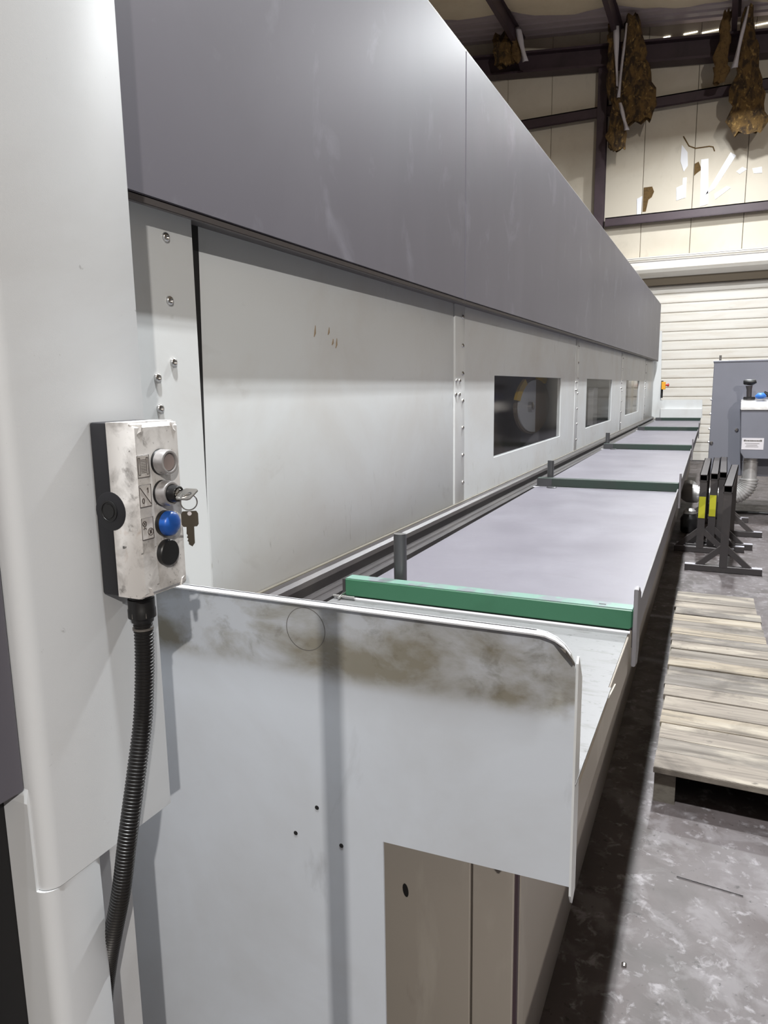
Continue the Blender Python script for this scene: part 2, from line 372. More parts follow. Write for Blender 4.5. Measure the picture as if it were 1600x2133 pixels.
obj('hood_top', MB().box(-1.40, -1.092, .5, 14.25, 1.438, 1.444), M_lightedge, mach)
# wall panels with screws and windows
scm = MB().lathe((0, 0, 0), (1, 0, 0), [(0, .0105), (.003, .0105), (.006, .0085), (.0075, .005), (.0075, .0045), (.004, .0045)], 16).mesh('screw', M_steel, 40)
sckm = MB().lathe((0, 0, 0), (1, 0, 0), [(.0062, .0046), (.0078, .0046)], 6).mesh('socket', M_dkhole)
def screw(parent, x, y, z):
    o = place('screw', scm, parent, (x, y, z))
PX = -1.17
ZB = -.60
def panel(y0, y1, win=None):
    m = MB(); zt = .47
    if not win:
        m.box(PX-.03, PX, y0, y1, ZB, zt, .006, 2)
    else:
        a, b, zc, zd = win
        o = [(y0, ZB), (y1, ZB), (y1, zt), (y0, zt)]; i = [(a, zc), (b, zc), (b, zd), (a, zd)]
        F = [m.bm.verts.new((PX, *p)) for p in o]; G = [m.bm.verts.new((PX, *p)) for p in i]
        F2 = [m.bm.verts.new((PX-.03, *p)) for p in o]; G2 = [m.bm.verts.new((PX-.03, *p)) for p in i]
        for k in range(4):
            n = (k+1) % 4
            m.bm.faces.new((F[k], F[n], G[n], G[k])); m.bm.faces.new((F2[k], G2[k], G2[n], F2[n]))
            m.bm.faces.new((F[k], F2[k], F2[n], F[n])); m.bm.faces.new((G[k], G[n], G2[n], G2[k]))
    o = obj('wall_panel', m, M_panel, mach, smooth=50)
    if win:
        a, b, zc, zd = win
        obj('window_pane', MB().box(PX-.012, PX-.008, a, b, zc, zd), M_win, o, label='dark tinted window pane')
    return o
p1 = panel(1.438, 3.302)
W1 = (3.99, 5.875, -.398, .067); W2 = (7.08, 8.82, -.40, .07); W3 = (10.2, 11.9, -.40, .07)
mk = MB()
for y_, z_, h_ in ((2.006, .182, .018), (2.095, .188, .012), (2.12, .155, .010), (2.145, .152, .016)):
    mk.loft([(PX+.0002, y_-.010, z_-h_), (PX+.0002, y_-.004, z_-h_*.3), (PX+.0002, y_, z_+h_)], [.0012, .0035, .0012], 8)
obj('scuff_mark', mk, M_scuff, p1, kind='stuff')
p2 = panel(3.468, 6.455, W1); p3 = panel(6.615, 9.60, W2); p4 = panel(9.76, 12.72, W3); p5 = panel(12.88, 14.4)
st = obj('cover_strip', MB().box(-1.20, -1.14, .95, 1.402, ZB, .47, .003), M_strip, mach)
obj('black_seal', MB().prism([(-1.1695, 1.39, .46), (-1.1695, 1.462, .46), (-1.1695, 1.425, -.6), (-1.1695, 1.39, -.6)], (-.003, 0, 0)), M_black, mach)  # flat black strip standing in for shade in the gap beside the panel
for y_, z_ in ((1.308, .339), (1.308, .203), (1.308, .067), (1.253, .032), (1.255, -.036)): screw(st, -1.14, y_, z_)
for s0 in (3.306, 6.459, 9.604, 12.724):
    st = obj('cover_strip', MB().box(PX-.03, PX+.004, s0+.006, s0+.152, ZB, .47, .004, 2), M_strip, mach, smooth=50)
    for dy, z_ in ((.115, .341), (.115, .204), (.116, .07), (.02, .035), (.07, .035), (.012, -.031), (.066, -.032), (.118, -.063), (.120, -.196), (.122, -.333), (.124, -.472)):
        screw(st, PX+.004, s0+dy, z_)
obj('seam_backing', MB().box(-1.24, -1.201, .7, 14.4, ZB, .47).box(-1.24, -1.19, 1.36, 1.45, ZB, .47) if False else MB().box(-1.215, -1.2005, .7, 3.9, ZB, .47), M_black, mach)
# inside of the machine behind the windows
obj('inner_back', MB().box(-1.62, -1.60, 3.9, 14.3, -.6, .45).box(-1.62, -1.215, 3.9, 14.3, -.62, -.6), M_inner, mach)
obj('inner_bulkhead', MB().box(-1.60, -1.215, 6.3, 6.34, -.6, .45), M_innerg, mach)
obj('inner_bulkhead', MB().box(-1.60, -1.215, 9.4, 9.44, -.6, .45), M_innerg, mach)
obj('inner_back', MB().box(-1.46, -1.44, 6.4, 9.4, -.6, .45).box(-1.46, -1.44, 9.6, 12.6, -.6, .45), M_innerg, mach)
wc, wz, ra, rb_ = 5.68, -.148, .56, .215
oval = lambda t, k=1.0: (wc+ra*k*math.cos(t), wz+rb_*k*math.sin(t))
whl = obj('oval_cover', MB().prism([(-1.36, *oval(2*PI*k/40)) for k in range(40)], (.02, 0, 0)), M_inner, mach)
obj('pale_half', MB().prism([(-1.338, *oval(PI/2+PI*k/16, .94)) for k in range(17)], (.010, 0, 0)), M_wheel, whl)
for t0, t1 in ((1.0, 1.55), (2.2, 2.9)):
    arc = [(-1.335, *oval(t0+(t1-t0)*k/6, 1.18)) for k in range(7)]+[(-1.335, *oval(t1-(t1-t0)*k/6, .97)) for k in range(7)]
    obj('yellow_guard', MB().prism(arc, (.02, 0, 0)), M_wyel, whl)
obj('hub', MB().lathe((-1.328, 5.46, -.15), (1, 0, 0), [(0, .04), (.03, .04), (.04, .02)], 16), M_steel, whl, smooth=40)
obj('inner_bracket', MB().box(-1.40, -1.36, 8.05, 8.12, -.5, -.05), M_wheel, mach)
obj('inner_bracket', MB().box(-1.40, -1.34, 8.6, 8.9, -.45, -.02), M_wheel, mach)

# control column at the near end
def column_prof(x1, y0, y1, xb, r=.018):
    pts = [(xb, y1), (x1-.004, y1), (x1, y1-.004)]
    for k in range(7):
        t = k/6*PI/2
        pts.append((x1-r+r*math.cos(t), y0+r-r*math.sin(t)))
    pts += [(xb, y0)]
    return pts
m = MB().prism([(x, y_, -.553) for x, y_ in column_prof(-.65, .49, .69, -1.16)], (0, 0, 2.3))
colm = obj('column_cover', m, M_col, mach, smooth=50)
m = MB().prism([(x, y_, -1.55) for x, y_ in column_prof(-.651, .487, .565, -.708)], (0, 0, .9955))
obj('column_foot', m, M_col, mach, smooth=50)
obj('column_back', MB().box(-.90, -.716, .50, .668, -1.55, -.56), M_col, mach)
obj('column_ledge', MB().prism([(-.669, .4905, -.428), (-.669, .487, -.447), (-.669, .487, -.5545), (-.669, .4905, -.5545)], (-.039, 0, 0)), M_col, mach)
for z_ in (-.353, -.405, -.487):
    obj('edge_clip', MB().box(-.676, -.664, .69, .694, z_-.012, z_+.010), M_dkhole, colm)
obj('gate_panel', MB().box(-.73, -.672, -.5, .4885, -.432, 1.6, .002), M_hood, mach, label='slate grey sheet panel left of the column')
obj('gate_recess', MB().box(-.95, -.7085, -.5, .4895, -1.55, -.433), M_black, mach)  # solid black block painted as the shaded recess below the gate panel

# end plate with its cut-out
arc = [(-.232+.06*math.sin(t), -.421+.06*math.cos(t)) for t in [k/6*PI/2 for k in range(7)]]
out = [(-1.16, -.361)]+arc+[(-.172, -.774), (-.494, -.785), (-.494, -1.55), (-1.16, -1.55)]
ep = obj('end_plate', MB().prism([(x, 1.03, z) for x, z in out], (0, .004, 0)), M_ep, mach)
lip = [(-1.16, -.361)]+arc[:5]
m = MB()
for (xa, za), (xb, zb), (wa, wb) in zip(lip, lip[1:], [(.018, .017), (.017, .014), (.014, .011), (.011, .007), (.007, .003)]):
    m.prism([(xa, 1.03-wa, za), (xb, 1.03-wb, zb), (xb, 1.036, zb), (xa, 1.036, za)], (0, 0, -.0025))
obj('plate_lip', m, M_lightedge, ep)
m = MB().prism([(-.172, 1.03, -.405), (-.172, 1.036, -.395), (-.172, 1.068, -.44), (-.172, 1.068, -.80), (-.172, 1.045, -.812), (-.172, 1.03, -.79)], (.0035, 0, 0))
obj('side_flange', m, M_strip, ep)
rg = MB()
for k in range(40):
    a, b = 2*PI*k/40, 2*PI*(k+1)/40
    f = lambda t, r: (-.6385+r*math.cos(t), 1.0297, -.4135+r*math.sin(t))
    rg.prism([f(a, .0385), f(b, .0385), f(b, .0397), f(a, .0397)], (0, .0004, 0))
obj('knockout_ring', rg, M_tie, ep, label='pressed circular knock-out outline')
hm = MB().lathe((0, 0, 0), (0, -1, 0), [(0, .0042), (.0006, .0042)], 14).mesh('screw_hole', M_dkhole)
for x, z in ((-.627, -.753), (-.675, -.817), (-.578, -.816)): place('screw_hole', hm, ep, (x, 1.03, z))
obj('bent_corner', MB().prism([(-.200, 1.028, -.374), (-.186, 1.024, -.384), (-.173, 1.028, -.404), (-.178, 1.031, -.398), (-.192, 1.031, -.384)], (0, -.005, -.003)), M_steel, ep)

# deck in front of the first tray
dk = obj('deck_plate', MB().prism([(-1.0, 1.036, -.604), (-.17, 1.036, -.604), (-.17, 1.40, -.604), (-.174, 1.405, -.604), (-.176, 1.816, -.604), (-1.0, 1.816, -.604)], (0, 0, -.006)), M_deck, mach)
obj('deck_plate', MB().prism([(-1.0, 1.036, -.602), (-.168, 1.036, -.602), (-.168, 1.43, -.602), (-1.0, 1.43, -.602)], (0, 0, -.003)), M_deck, mach)
obj('deck_fascia', MB().box(-.178, -.172, 1.069, 1.775, -.705, -.608, .002), M_base, mach)
obj('deck_fascia', MB().prism([(-.172, 1.069, -.625), (-.172, 1.42, -.617), (-.172, 1.52, -.63), (-.172, 1.42, -.69), (-.172, 1.069, -.70)], (.003, 0, 0)), M_base, mach)
obj('base_end', MB().box(-1.0, -.418, 1.29, 1.31, -1.55, -.62, .002), M_base, mach)
o = obj('base_end', MB().box(-.413, -.325, 1.29, 1.31, -1.55, -.62, .002).box(-.43, -.40, 1.30, 1.315, -1.55, -.62), M_base, mach)
hl = MB()
hl.lathe((0, 0, 0), (0, -1, 0), [(0, .016), (.001, .016)], 16)
for v in hl.bm.verts: v.co.x *= .4
place('slot_hole', hl.mesh('slot_hole', M_dkhole), o, (-.565, 1.2895, -1.085), (0, -.15, 0))
obj('base_side', MB().prism([(-.315, 1.312, -1.55), (-.45, 14.2, -1.55), (-.47, 14.2, -1.55), (-.335, 1.312, -1.55)], (0, 0, .85)), M_base, mach)
obj('base_gap', MB().box(-.345, -.318, 1.298, 1.311, -1.55, -.62), M_steelbrn, mach)  # brown filler, its colour stands in for shade in the corner groove
obj('table_beam', MB().box(-.80, -.50, 1.34, 14.2, -.72, -.62), M_hoodin, mach)
obj('base_core', MB().box(-1.10, -.48, 1.33, 14.2, -1.5, -.70), M_hoodin, mach)

# rails between panels and trays
def rail(name, y0, y1, pts, mt):
    obj(name, MB().prism([(x, y0, z) for x, z in pts], (0, y1-y0, 0)), mt, mach)
rail('rail_lip', 1.04, 14.3, [(-1.168, -.566), (-1.160, -.568), (-1.158, -.580), (-1.168, -.580)], M_raill)
rail('guide_rail', 1.04, 14.3, [(-1.166, -.570), (-1.142, -.574), (-1.128, -.582), (-1.122, -.596), (-1.122, -.640), (-1.166, -.640)], M_rail)
rail('rail_channel', 1.04, 14.3, [(-1.166, -.640), (-.95, -.640), (-.95, -.66), (-1.166, -.66)], M_black)
rail('guide_rail', 1.04, 14.3, [(-1.088, -.606), (-1.070, -.602), (-1.055, -.604), (-1.053, -.607), (-1.040, -.604), (-1.022, -.608), (-1.018, -.640), (-1.09, -.640)], M_rail)

# far end plate of the machine
pts = [(-1.19, 1.0), (-1.065, .98), (-1.03, -.235), (-1.02, -.272), (-.315, -.272), (-.30, -.60), (-1.19, -.60)]
fe = obj('far_end_plate', MB().prism([(x, 14.42, z) for x, z in pts], (0, .05, 0)), M_strip, mach)
obj('far_fold', MB().box(-1.02, -.31, 14.36, 14.42, -.60, -.43, .004), M_strip, fe)
obj('black_trunking', MB().box(-1.03, -.995, 14.38, 14.419, -.235, .08), M_black, fe)

# ---------------------------------------------------------------- trays on the table
TRX = [(1.80, -.975, -.167), (4.34, -.995, -.190), (7.17, -1.008, -.223), (10.29, -1.008, -.253), (13.25, -1.008, -.297)]
names = ['nearest long grey tray with a worn bright green end bar', 'second grey tray with a dull green end bar, behind the nearest one',
         'third grey tray from the near end, with a dark end bar', 'farthest grey tray, shortened by distance, with two dark end bars']
def gbar(par, y, xl, xr, mt, worn):
    b = obj('end_bar', MB().box(xl, xr, y, y+.045, -.600, -.548, .003), mt, par)
    if worn:
        obj('worn_top', MB().box(xl+.003, xr-.002, y+.002, y+.043, -.5482, -.5465), M_greentop, b, label='worn green top face with overhead light painted in as a paler tone')
        obj('slot', MB().box(xr-.085, xr-.068, y+.018, y+.024, -.5467, -.5460), M_dkhole, b)
        obj('cut_end', MB().box(xl-.012, xl, y+.008, y+.012, -.600, -.552), M_rail, b)
        obj('corner_notch', MB().prism([(xr, y-.0006, -.5995), (xr-.011, y-.0006, -.5995), (xr, y-.0006, -.590)], (0, .0006, 0)), M_black, b)
    else:
        obj('bar_cap', MB().box(xl, xl+.09, y-.004, y, -.598, -.550), M_post, b)
    obj('front_lip', MB().loft([(xl-.02, y-.012, -.603), (xr-.004, y-.012, -.603)], .0045, 10), M_lightedge, b, smooth=True)
for i in range(4):
    y0, xl, xr = TRX[i]; y1, xl2, xr2 = TRX[i+1]; y1 -= .02
    t = thing('tray', ((xl+xr)/2, y0, -.62), names[i], 'tray', 'grey trays on the machine table')
    obj('tray_surface', MB().prism([(xl+.02, y0+.02, -.598), (xr-.004, y0+.02, -.598), (xr2-.004, y1, -.598), (xl2+.02, y1, -.598)], (0, 0, -.008)), M_tray, t)
    a = obj('side_rail', MB().prism([(xr, y0+.05, -.578), (xr2, y1, -.578), (xr2, y1, -.665), (xr, y0+.05, -.665)], (-.006, 0, 0), .0015), M_trayside, t)
    obj('edge_fold', MB().prism([(xl, y0+.06, -.600), (xl2, y1, -.600), (xl2+.03, y1, -.599), (xl+.03, y0+.06, -.599)], (0, 0, -.02)), M_tray, t)
    gbar(t, y0, xl, xr, M_green if i == 0 else M_greendk, i == 0)
    if i == 3: gbar(t, y1-.05, xl2, xr2, M_greendk, False)
    m = MB().prism([(xr+.001, y0-.01, -.492), (xr+.001, y0+.02, -.490), (xr+.001, y0+.075, -.52), (xr+.001, y0+.075, -.665), (xr+.001, y0+.045, -.70), (xr+.001, y0-.01, -.69)], (.010, 0, 0), .0015)
    obj('corner_bracket', m, M_trayside, t)
    if i < 3:
        px = (-.838, -.935, -.985)[i]; py = y0+.085
        m = MB()
        arc = [(px+.019*math.cos(k*PI/10), py+.010-.016*math.sin(k*PI/10)) for k in range(11)]+[(px-.019, py+.016), (px+.019, py+.016)]
        m.prism([(x, y_, -.600) for x, y_ in arc], (0, 0, .178 if i == 0 else .15), .0015)
        pst = obj('stop_post', m, M_post, t, smooth=30)
        if i == 0:
            obj('post_rim', MB().prism([(x, y_, -.4222) for x, y_ in arc], (0, 0, .0012)), M_steel, pst)
    if i < 3:
        obj('round_knob', MB().lathe((xl2+.10, y1-.035, -.6), (0, 0, 1), [(0, .03), (.006, .03), (.008, .024)], 16), M_post, t)
obj('loose_pin', MB().cyl((-1.0, 1.775, -.596), (-.93, 1.775, -.596), .005).cyl((-.975, 1.76, -.596), (-.975, 1.80, -.590), .004), M_steel, smooth=40, label='small bright steel pin lying at the left end of the green bar', cat='pin')

# ---------------------------------------------------------------- control box on the column
cb = thing('control_box', (-.65, .636, -.234), 'push-button control box with dirty cream cover and black base on the column', 'control box')
X0, X1, X2 = -.65, -.6245, -.585
y0, y1, zt, zb = .599, .6745, -.0325, -.2345
m = MB().box(X0, X1, y0, y1, zb, zt, .003, 2)
base = obj('box_base', m, M_boxblk, cb, smooth=40)
m = MB().lathe((X1-.002, y0+.0015, -.1335), (0, -1, 0), [(-.004, .0225), (.0018, .0225), (.0022, .021)], 32)
obj('side_boss', m, M_boxblk, base, smooth=40)
m = MB().lathe((X1-.004, y0-.0005, -.1335), (0, -1, 0), [(0, .0125), (.0012, .0125), (.0013, .0105), (.0004, .0100), (.0004, .0085), (.0012, .0082)], 32)
obj('boss_ring', m, M_blackbtn, base, smooth=40)
m = MB()
prof = [(y0, X1), (y0+.0004, X2-.0035), (y0+.0028, X2), (y1-.004, X2), (y1-.0005, X2-.005), (y1, X1)]
rw = []
for z_, ins in ((zb, 0.0), (zb+.001, .0), (zb+.006, .004), (zt-.006, .004), (zt-.001, 0.0), (zt, 0)):
    rw.append([(x-(0 if ins else .006)*(1 if x > X1+.01 else 0), y_, z_) for y_, x in prof])
m.quads(rw)
m.bm.faces.new([m.bm.verts.new(p) for p in rw[0]]); m.bm.faces.new([m.bm.verts.new(p) for p in rw[-1]])
bmesh.ops.remove_doubles(m.bm, verts=m.bm.verts[:], dist=1e-6)
cover = obj('box_cover', m, M_boxcream, cb, smooth=35)
for cy, cz, sy, sz in ((y0+.008, zt-.008, 1, -1), (y1-.008, zt-.008, -1, -1), (y0+.008, zb+.008, 1, 1), (y1-.008, zb+.008, -1, 1)):
    tri = [(X2-.004, cy-.0075*sy, cz-.006*sz), (X2+.0012, cy+.007*sy, cz-.006*sz), (X2+.0012, cy+.004*sy, cz+.003*sz), (X2-.0005, cy-.005*sy, cz+.007*sz)]
    obj('screw_cap', MB().prism(tri, (-.003, 0, 0), .0006), M_icon, cover)
bz = [-.0792, -.1155, -.1512, -.1862]; by = .6385
def ringb(z):
    g = obj('button_gasket', MB().lathe((X2-.001, by, z), (1, 0, 0), [(0, .0152), (.0035, .0152), (.004, .0148)], 36), M_blackbtn, cb, smooth=40)
    return obj('button_ring', MB().lathe((X2+.0025, by, z), (1, 0, 0), [(0, .0147), (.010, .0145), (.0125, .0135), (.0128, .0125), (.0125, .0108), (.0085, .0104), (.0085, .002)], 40), M_ring, g, smooth=35)
r1 = ringb(bz[0])
obj('button_cap', MB().lathe((X2+.008, by, bz[0]), (1, 0, 0), [(0, .0098), (.0048, .0098), (.0052, .0092), (.0042, .004)], 36), M_cap, cb, smooth=40, label='smoky translucent push button cap')
r2b = ringb(bz[1])
obj('key_switch', MB().lathe((X2+.008, by, bz[1]), (1, 0, 0), [(0, .0104), (.010, .0100), (.0165, .0094), (.017, .0088), (.0155, .0062), (.0155, .002)], 36), M_blackbtn, cb, smooth=35)
obj('lock_barrel', MB().lathe((X2+.0225, by, bz[1]), (1, 0, 0), [(0, .0060), (.0026, .0060), (.003, .0054), (.0012, .005), (.0012, .001)], 28), M_steel, cb, smooth=35)
g = obj('button_gasket', MB().lathe((X2-.001, by, bz[2]), (1, 0, 0), [(0, .0152), (.006, .0152), (.007, .014)], 36), M_blackbtn, cb, smooth=40)
obj('blue_button', MB().lathe((X2+.004, by, bz[2]), (1, 0, 0), [(0, .0146), (.006, .0146), (.0085, .0139), (.0105, .0120), (.0122, .0088), (.0131, .005), (.0134, .001)], 40), M_blue, g, smooth=60, label='domed blue push button')
obj('blanking_plug', MB().lathe((X2-.001, by, bz[3]), (1, 0, 0), [(0, .0156), (.007, .0156), (.0082, .0146), (.0084, .002)], 40), M_blackbtn, cb, smooth=35, label='flat black blanking plug')
# engraved plates
def strokes(par, segs, zc, yc, wd=.0007, name='engraving'):
    m = MB()
    for (a, b) in segs:
        m.bar((X2+.0012, yc+a[0], zc+a[1]), (X2+.0012, yc+b[0], zc+b[1]), wd, .0005, up=(1, 0, 0))
    return obj(name, m, M_line, par)
def circ(cy, cz, r, n=14): return [((cy+r*math.cos(2*PI*k/n), cz+r*math.sin(2*PI*k/n)), (cy+r*math.cos(2*PI*(k+1)/n), cz+r*math.sin(2*PI*(k+1)/n))) for k in range(n)]
def rect(a, b, c, d): return [((a, c), (b, c)), ((b, c), (b, d)), ((b, d), (a, d)), ((a, d), (a, c))]
plates = []
for zc in (-.0815, -.1150, -.1525):
    pl = obj('symbol_plate', MB().box(X2-.0005, X2+.0009, 0.6015, 0.6197, zc-.0125, zc+.0125, .0005), M_icon, cover)
    strokes(pl, rect(-.0091, .0091, -.0124, .0124), zc, .6106, .0004, 'plate_outline'); plates.append((pl, zc))
sg = rect(-.0075, -.0050, -.0095, .0095)+rect(.0050, .0075, -.0095, .0095)
for k in range(9):
    zz = -.0072+k*.0018
    sg += [((-.0035+j*.0020, zz), (-.0022+j*.0020, zz)) for j in range(4)]
strokes(plates[0][0], sg, plates[0][1], .6106, .0006, 'light_curtain_symbol')
sg = [((-.0078, .0100), (.0080, -.0100))]+circ(-.0035, -.0055, .0017, 12)
sg = [((-.0078, .0100), (.0080, -.0100))]
# digit 0 (an oval) and digit 1
sg += [((-.0036+.0016*math.cos(2*PI*k/14), -.0055+.0028*math.sin(2*PI*k/14)), (-.0036+.0016*math.cos(2*PI*(k+1)/14), -.0055+.0028*math.sin(2*PI*(k+1)/14))) for k in range(14)]
sg += [((.0046, .0028), (.0046, .0088)), ((.0046, .0088), (.0028, .0070))]
strokes(plates[1][0], sg, plates[1][1], .6106, .0008, 'switch_digits')
sg = circ(-.0045, .0058, .0030)+[((-.0066, .0037), (-.0024, .0079)), ((-.0066, .0079), (-.0024, .0037))]
sg += [((-.0045, .0028), (-.0050, .0005)), ((-.0050, .0005), (-.0065, -.0005)), ((-.0050, .0005), (-.0030, .0005)), ((-.0030, .0005), (-.0020, -.0010))]
sg += circ(.0042, -.0045, .0042)+[((.0018, -.0075), (.0068, -.0015)), ((.0026, -.0030), (.0040, -.0060)), ((.0034, -.0020), (.0046, -.0070)), ((.0050, -.0025), (.0056, -.0065))]
strokes(plates[2][0], sg, plates[2][1], .6106, .0006, 'lamp_off_symbol')

# keys in the key switch
ks = thing('key_set', (-.53, .636, -.17), 'two flat keys on a split ring hanging from the key switch', 'keys')
kz = bz[1]; kx = X2+.024
m = MB().box(kx-.004, kx+.006, by-.0040, by+.0040, kz-.0011, kz+.0011, .0003)
m.prism([(kx+.002, by-.0080, kz-.0009), (kx+.005, by-.0105, kz-.0009), (kx+.020, by-.0105, kz-.0009), (kx+.023, by-.008, kz-.0009), (kx+.023, by+.008, kz-.0009), (kx+.020, by+.0105, kz-.0009), (kx+.005, by+.0105, kz-.0009), (kx+.002, by+.0080, kz-.0009)], (0, 0, .0018), .0003)
k1 = obj('inserted_key', m, M_key, ks, smooth=30)
rm = Matrix.Translation((kx+.005, by, kz)) @ Matrix.Rotation(math.radians(28), 4, 'X') @ Matrix.Translation((-kx-.005, -by, -kz))
rc = Vector((kx+.0165, by-.002, kz-.0085)); rr = .0092
k1.data.transform(Matrix.Translation(-ORG[ks.name]) @ rm @ Matrix.Translation(ORG[ks.name]))
obj('key_hole', MB().lathe((kx+.0165, by, kz+.001), (0, 0, 1), [(0, .0028), (.0003, .0028)], 14), M_dkhole, k1).data.transform(Matrix.Translation(-ORG[ks.name]) @ rm @ Matrix.Translation(ORG[ks.name]))
ring = [rc+Vector((rr*math.cos(t)*.75, rr*math.cos(t)*.66, rr*math.sin(t))) for t in [2*PI*k/28 for k in range(29)]]
obj('split_ring', MB().loft(ring, .0008, 8), M_steel, ks, smooth=True)
# hanging key, blade down
kc = rc+Vector((0, 0, -rr-.009)); d = Vector((.80, .60, 0)).normalized(); nrm = Vector((-.60, .80, 0))
op = [(-.0105, .005), (-.0085, .0085), (.0085, .0085), (.0105, .005), (.0105, -.0085), (.0085, -.0115), (.0045, -.0115), (.0045, -.0330), (.0012, -.0375), (-.0030, -.0345), (-.0030, -.0310), (-.0046, -.0300), (-.0032, -.0270), (-.0050, -.0255), (-.0036, -.0225), (-.0052, -.0205), (-.0045, -.0115), (-.0085, -.0115), (-.0105, -.0085)]
op = [(a*.9, b*.9) for a, b in op]
m = MB().prism([kc+d*a+Vector((0, 0, b)) for a, b in op], nrm*.0018, .0002)
k2 = obj('hanging_key', m, M_keydk, ks)
obj('key_hole', MB().lathe(kc+Vector((0, 0, .0050))-nrm*.0004, -nrm, [(0, .0024), (.0002, .0024)], 14), M_label, k2)

# corrugated conduit under the box
cd_ = thing('corrugated_conduit', (-.62, .60, -.30), 'black corrugated conduit hanging from the control box down into the column foot', 'conduit')
path = [(-.622, .6310, -.272), (-.6215, .6305, -.30), (-.621, .626, -.345), (-.6205, .6175, -.396), (-.620, .6015, -.452), (-.621, .5895, -.497), (-.624, .5805, -.540), (-.632, .5735, -.600), (-.648, .5705, -.660), (-.668, .5740, -.72), (-.690, .5790, -.80), (-.700, .580, -.90)]
P = [Vector(p) for p in path]
def cr(i, t):
    a, b, c, d_ = P[max(i-1, 0)], P[i], P[i+1], P[min(i+2, len(P)-1)]
    return .5*((2*b)+(-a+c)*t+(2*a-5*b+4*c-d_)*t*t+(-a+3*b-3*c+d_)*t**3)
fine = [cr(i, k/40) for i in range(len(P)-1) for k in range(40)]
acc = [0]
for a, b in zip(fine, fine[1:]): acc.append(acc[-1]+(b-a).length)
pts, rad = [], []; s_ = 0; j = 0; step = .0042/4
pat = [.0102, .0117, .0117, .0102]; k = 0
while s_ < acc[-1]:
    while acc[j+1] < s_: j += 1
    t = (s_-acc[j])/max(1e-9, acc[j+1]-acc[j]); pts.append(fine[j].lerp(fine[j+1], t)); rad.append(pat[k % 4]); k += 1; s_ += step
obj('conduit_hose', MB().loft(pts, rad, 18), M_conduit, cd_, smooth=30)
gl = MB().lathe((-.6225, .6315, -.234), (0, 0, -1), [(0, .0145), (.010, .0145), (.011, .0158), (.022, .0158), (.024, .0165), (.034, .0165), (.036, .0135), (.040, .0130)], 24)
g = obj('conduit_gland', gl, M_blackbtn, cd_, smooth=30)
obj('gland_nut', MB().lathe((-.6225, .6315, -.2605), (0, 0, -1), [(0, .0166), (.006, .0168), (.007, .0160)], 6), M_tie, g)
obj('hose_clamp', MB().lathe((-.622, .631, -.281), (0, 0, -1), [(0, .0125), (.0028, .0125)], 24), M_tie, cd_, smooth=30)

# emergency stop on the far end plate
es = thing('emergency_stop', (-.99, 14.36, -.04), 'tiny yellow switch with red mushroom button on the far end plate', 'switch')
obj('switch_body', MB().box(-1.02, -.95, 14.32, 14.376, -.08, .06, .006), M_orange, es)
obj('mushroom_button', MB().lathe((-.95, 14.345, .0), (1, 0, 0), [(0, .018), (.03, .018), (.032, .03), (.05, .03), (.06, .02)], 18), M_red, es, smooth=40)

# ---------------------------------------------------------------- pallet
pl = thing('pallet', (.06, 3.9, -1.55), 'long worn timber pallet lying on the floor beside the machine', 'pallet')
def px0(y): return -.145-.023*(y-2.66)
def px1(y): return .262+.05*(5.19-y)
y = 2.655; k = 0
while y < 5.12:
    wd = random.choice((.118, .13, .14, .122, .15)); y2 = min(y+wd, 5.2)+.003
    j = random.uniform(-.006, .006); dz = random.uniform(-.004, .003)
    a0, a1 = px0(y)+j, px1(y)+j*1.3
    m = MB().prism([(a0, y, -1.428+dz), (a1, y-.004, -1.428+dz), (a1, y2-.005, -1.428+dz), (a0, y2-.005, -1.428+dz)], (0, 0, .024), .002)
    obj('board', m, M_wood[k % 4 if random.random() < .7 else random.randrange(4)], pl); y = y2+.001; k += 1
for x_ in (0, 2):
    xa0 = (px0(2.7), .27, px1(2.7)-.08)[x_]; xa1 = (px0(5.1), .10, px1(5.1)-.08)[x_]
    m = MB().prism([(xa0, 2.675, -1.55), (xa0+.075, 2.675, -1.55), (xa1+.075, 5.12, -1.55), (xa1, 5.12, -1.55)], (0, 0, .121))
    obj('stringer', m, M_woodend, pl)

# ---------------------------------------------------------------- steel stands
def stand(x, y0, y1, dx, label, fl=.295):
    t = thing('steel_stand', (x, (y0+y1)/2, -1.55), label, 'stand', 'dark steel stands in the aisle')
    xx = lambda y: x+dx*(y-y0)/(y1-y0)
    m = MB(); w2 = .034; zt_, zb_ = -.815, -.878; th = .006
    for a, b, c, d_ in ((-w2, w2, zt_-th, zt_), (-w2, w2, zb_, zb_+th), (-w2, -w2+th, zb_, zt_), (w2-th, w2, zb_, zt_)):
        m.prism([(xx(y0)+a, y0, c), (xx(y0)+b, y0, c), (xx(y0)+b, y0, d_), (xx(y0)+a, y0, d_)], (dx, y1-y0, 0))
    obj('top_tube', m, M_stand, t)
    for yy in (y0+.035, y1-.035):
        c = xx(yy)
        obj('upright', MB().box(c-.031, c+.031, yy-.031, yy+.031, -1.505, zb_), M_stand, t)
        ft = obj('foot_bar', MB().box(c-fl, c+.29, yy-.03, yy+.03, -1.548, -1.495, .003), M_stand, t)
        for a, b in ((-fl, -fl+.09), (.20, .29)):
            obj('worn_end', MB().box(c+a, c+b, yy-.029, yy+.029, -1.4952, -1.4938), M_wornst, ft)
        for sgn in (-1, 1):
            br = MB().bar((c+sgn*.20, yy, -1.505), (c+sgn*.025, yy, -1.325), .035, .045, up=(0, 1, 0)) if False else MB().prism([(c+sgn*min(.215, fl-.005), yy-.02, -1.495), (c+sgn*.15, yy-.02, -1.495), (c+sgn*.031, yy-.02, -1.385), (c+sgn*.031, yy-.02, -1.325)], (0, .04, 0))
            obj('brace', br, M_stand, t)
    return t
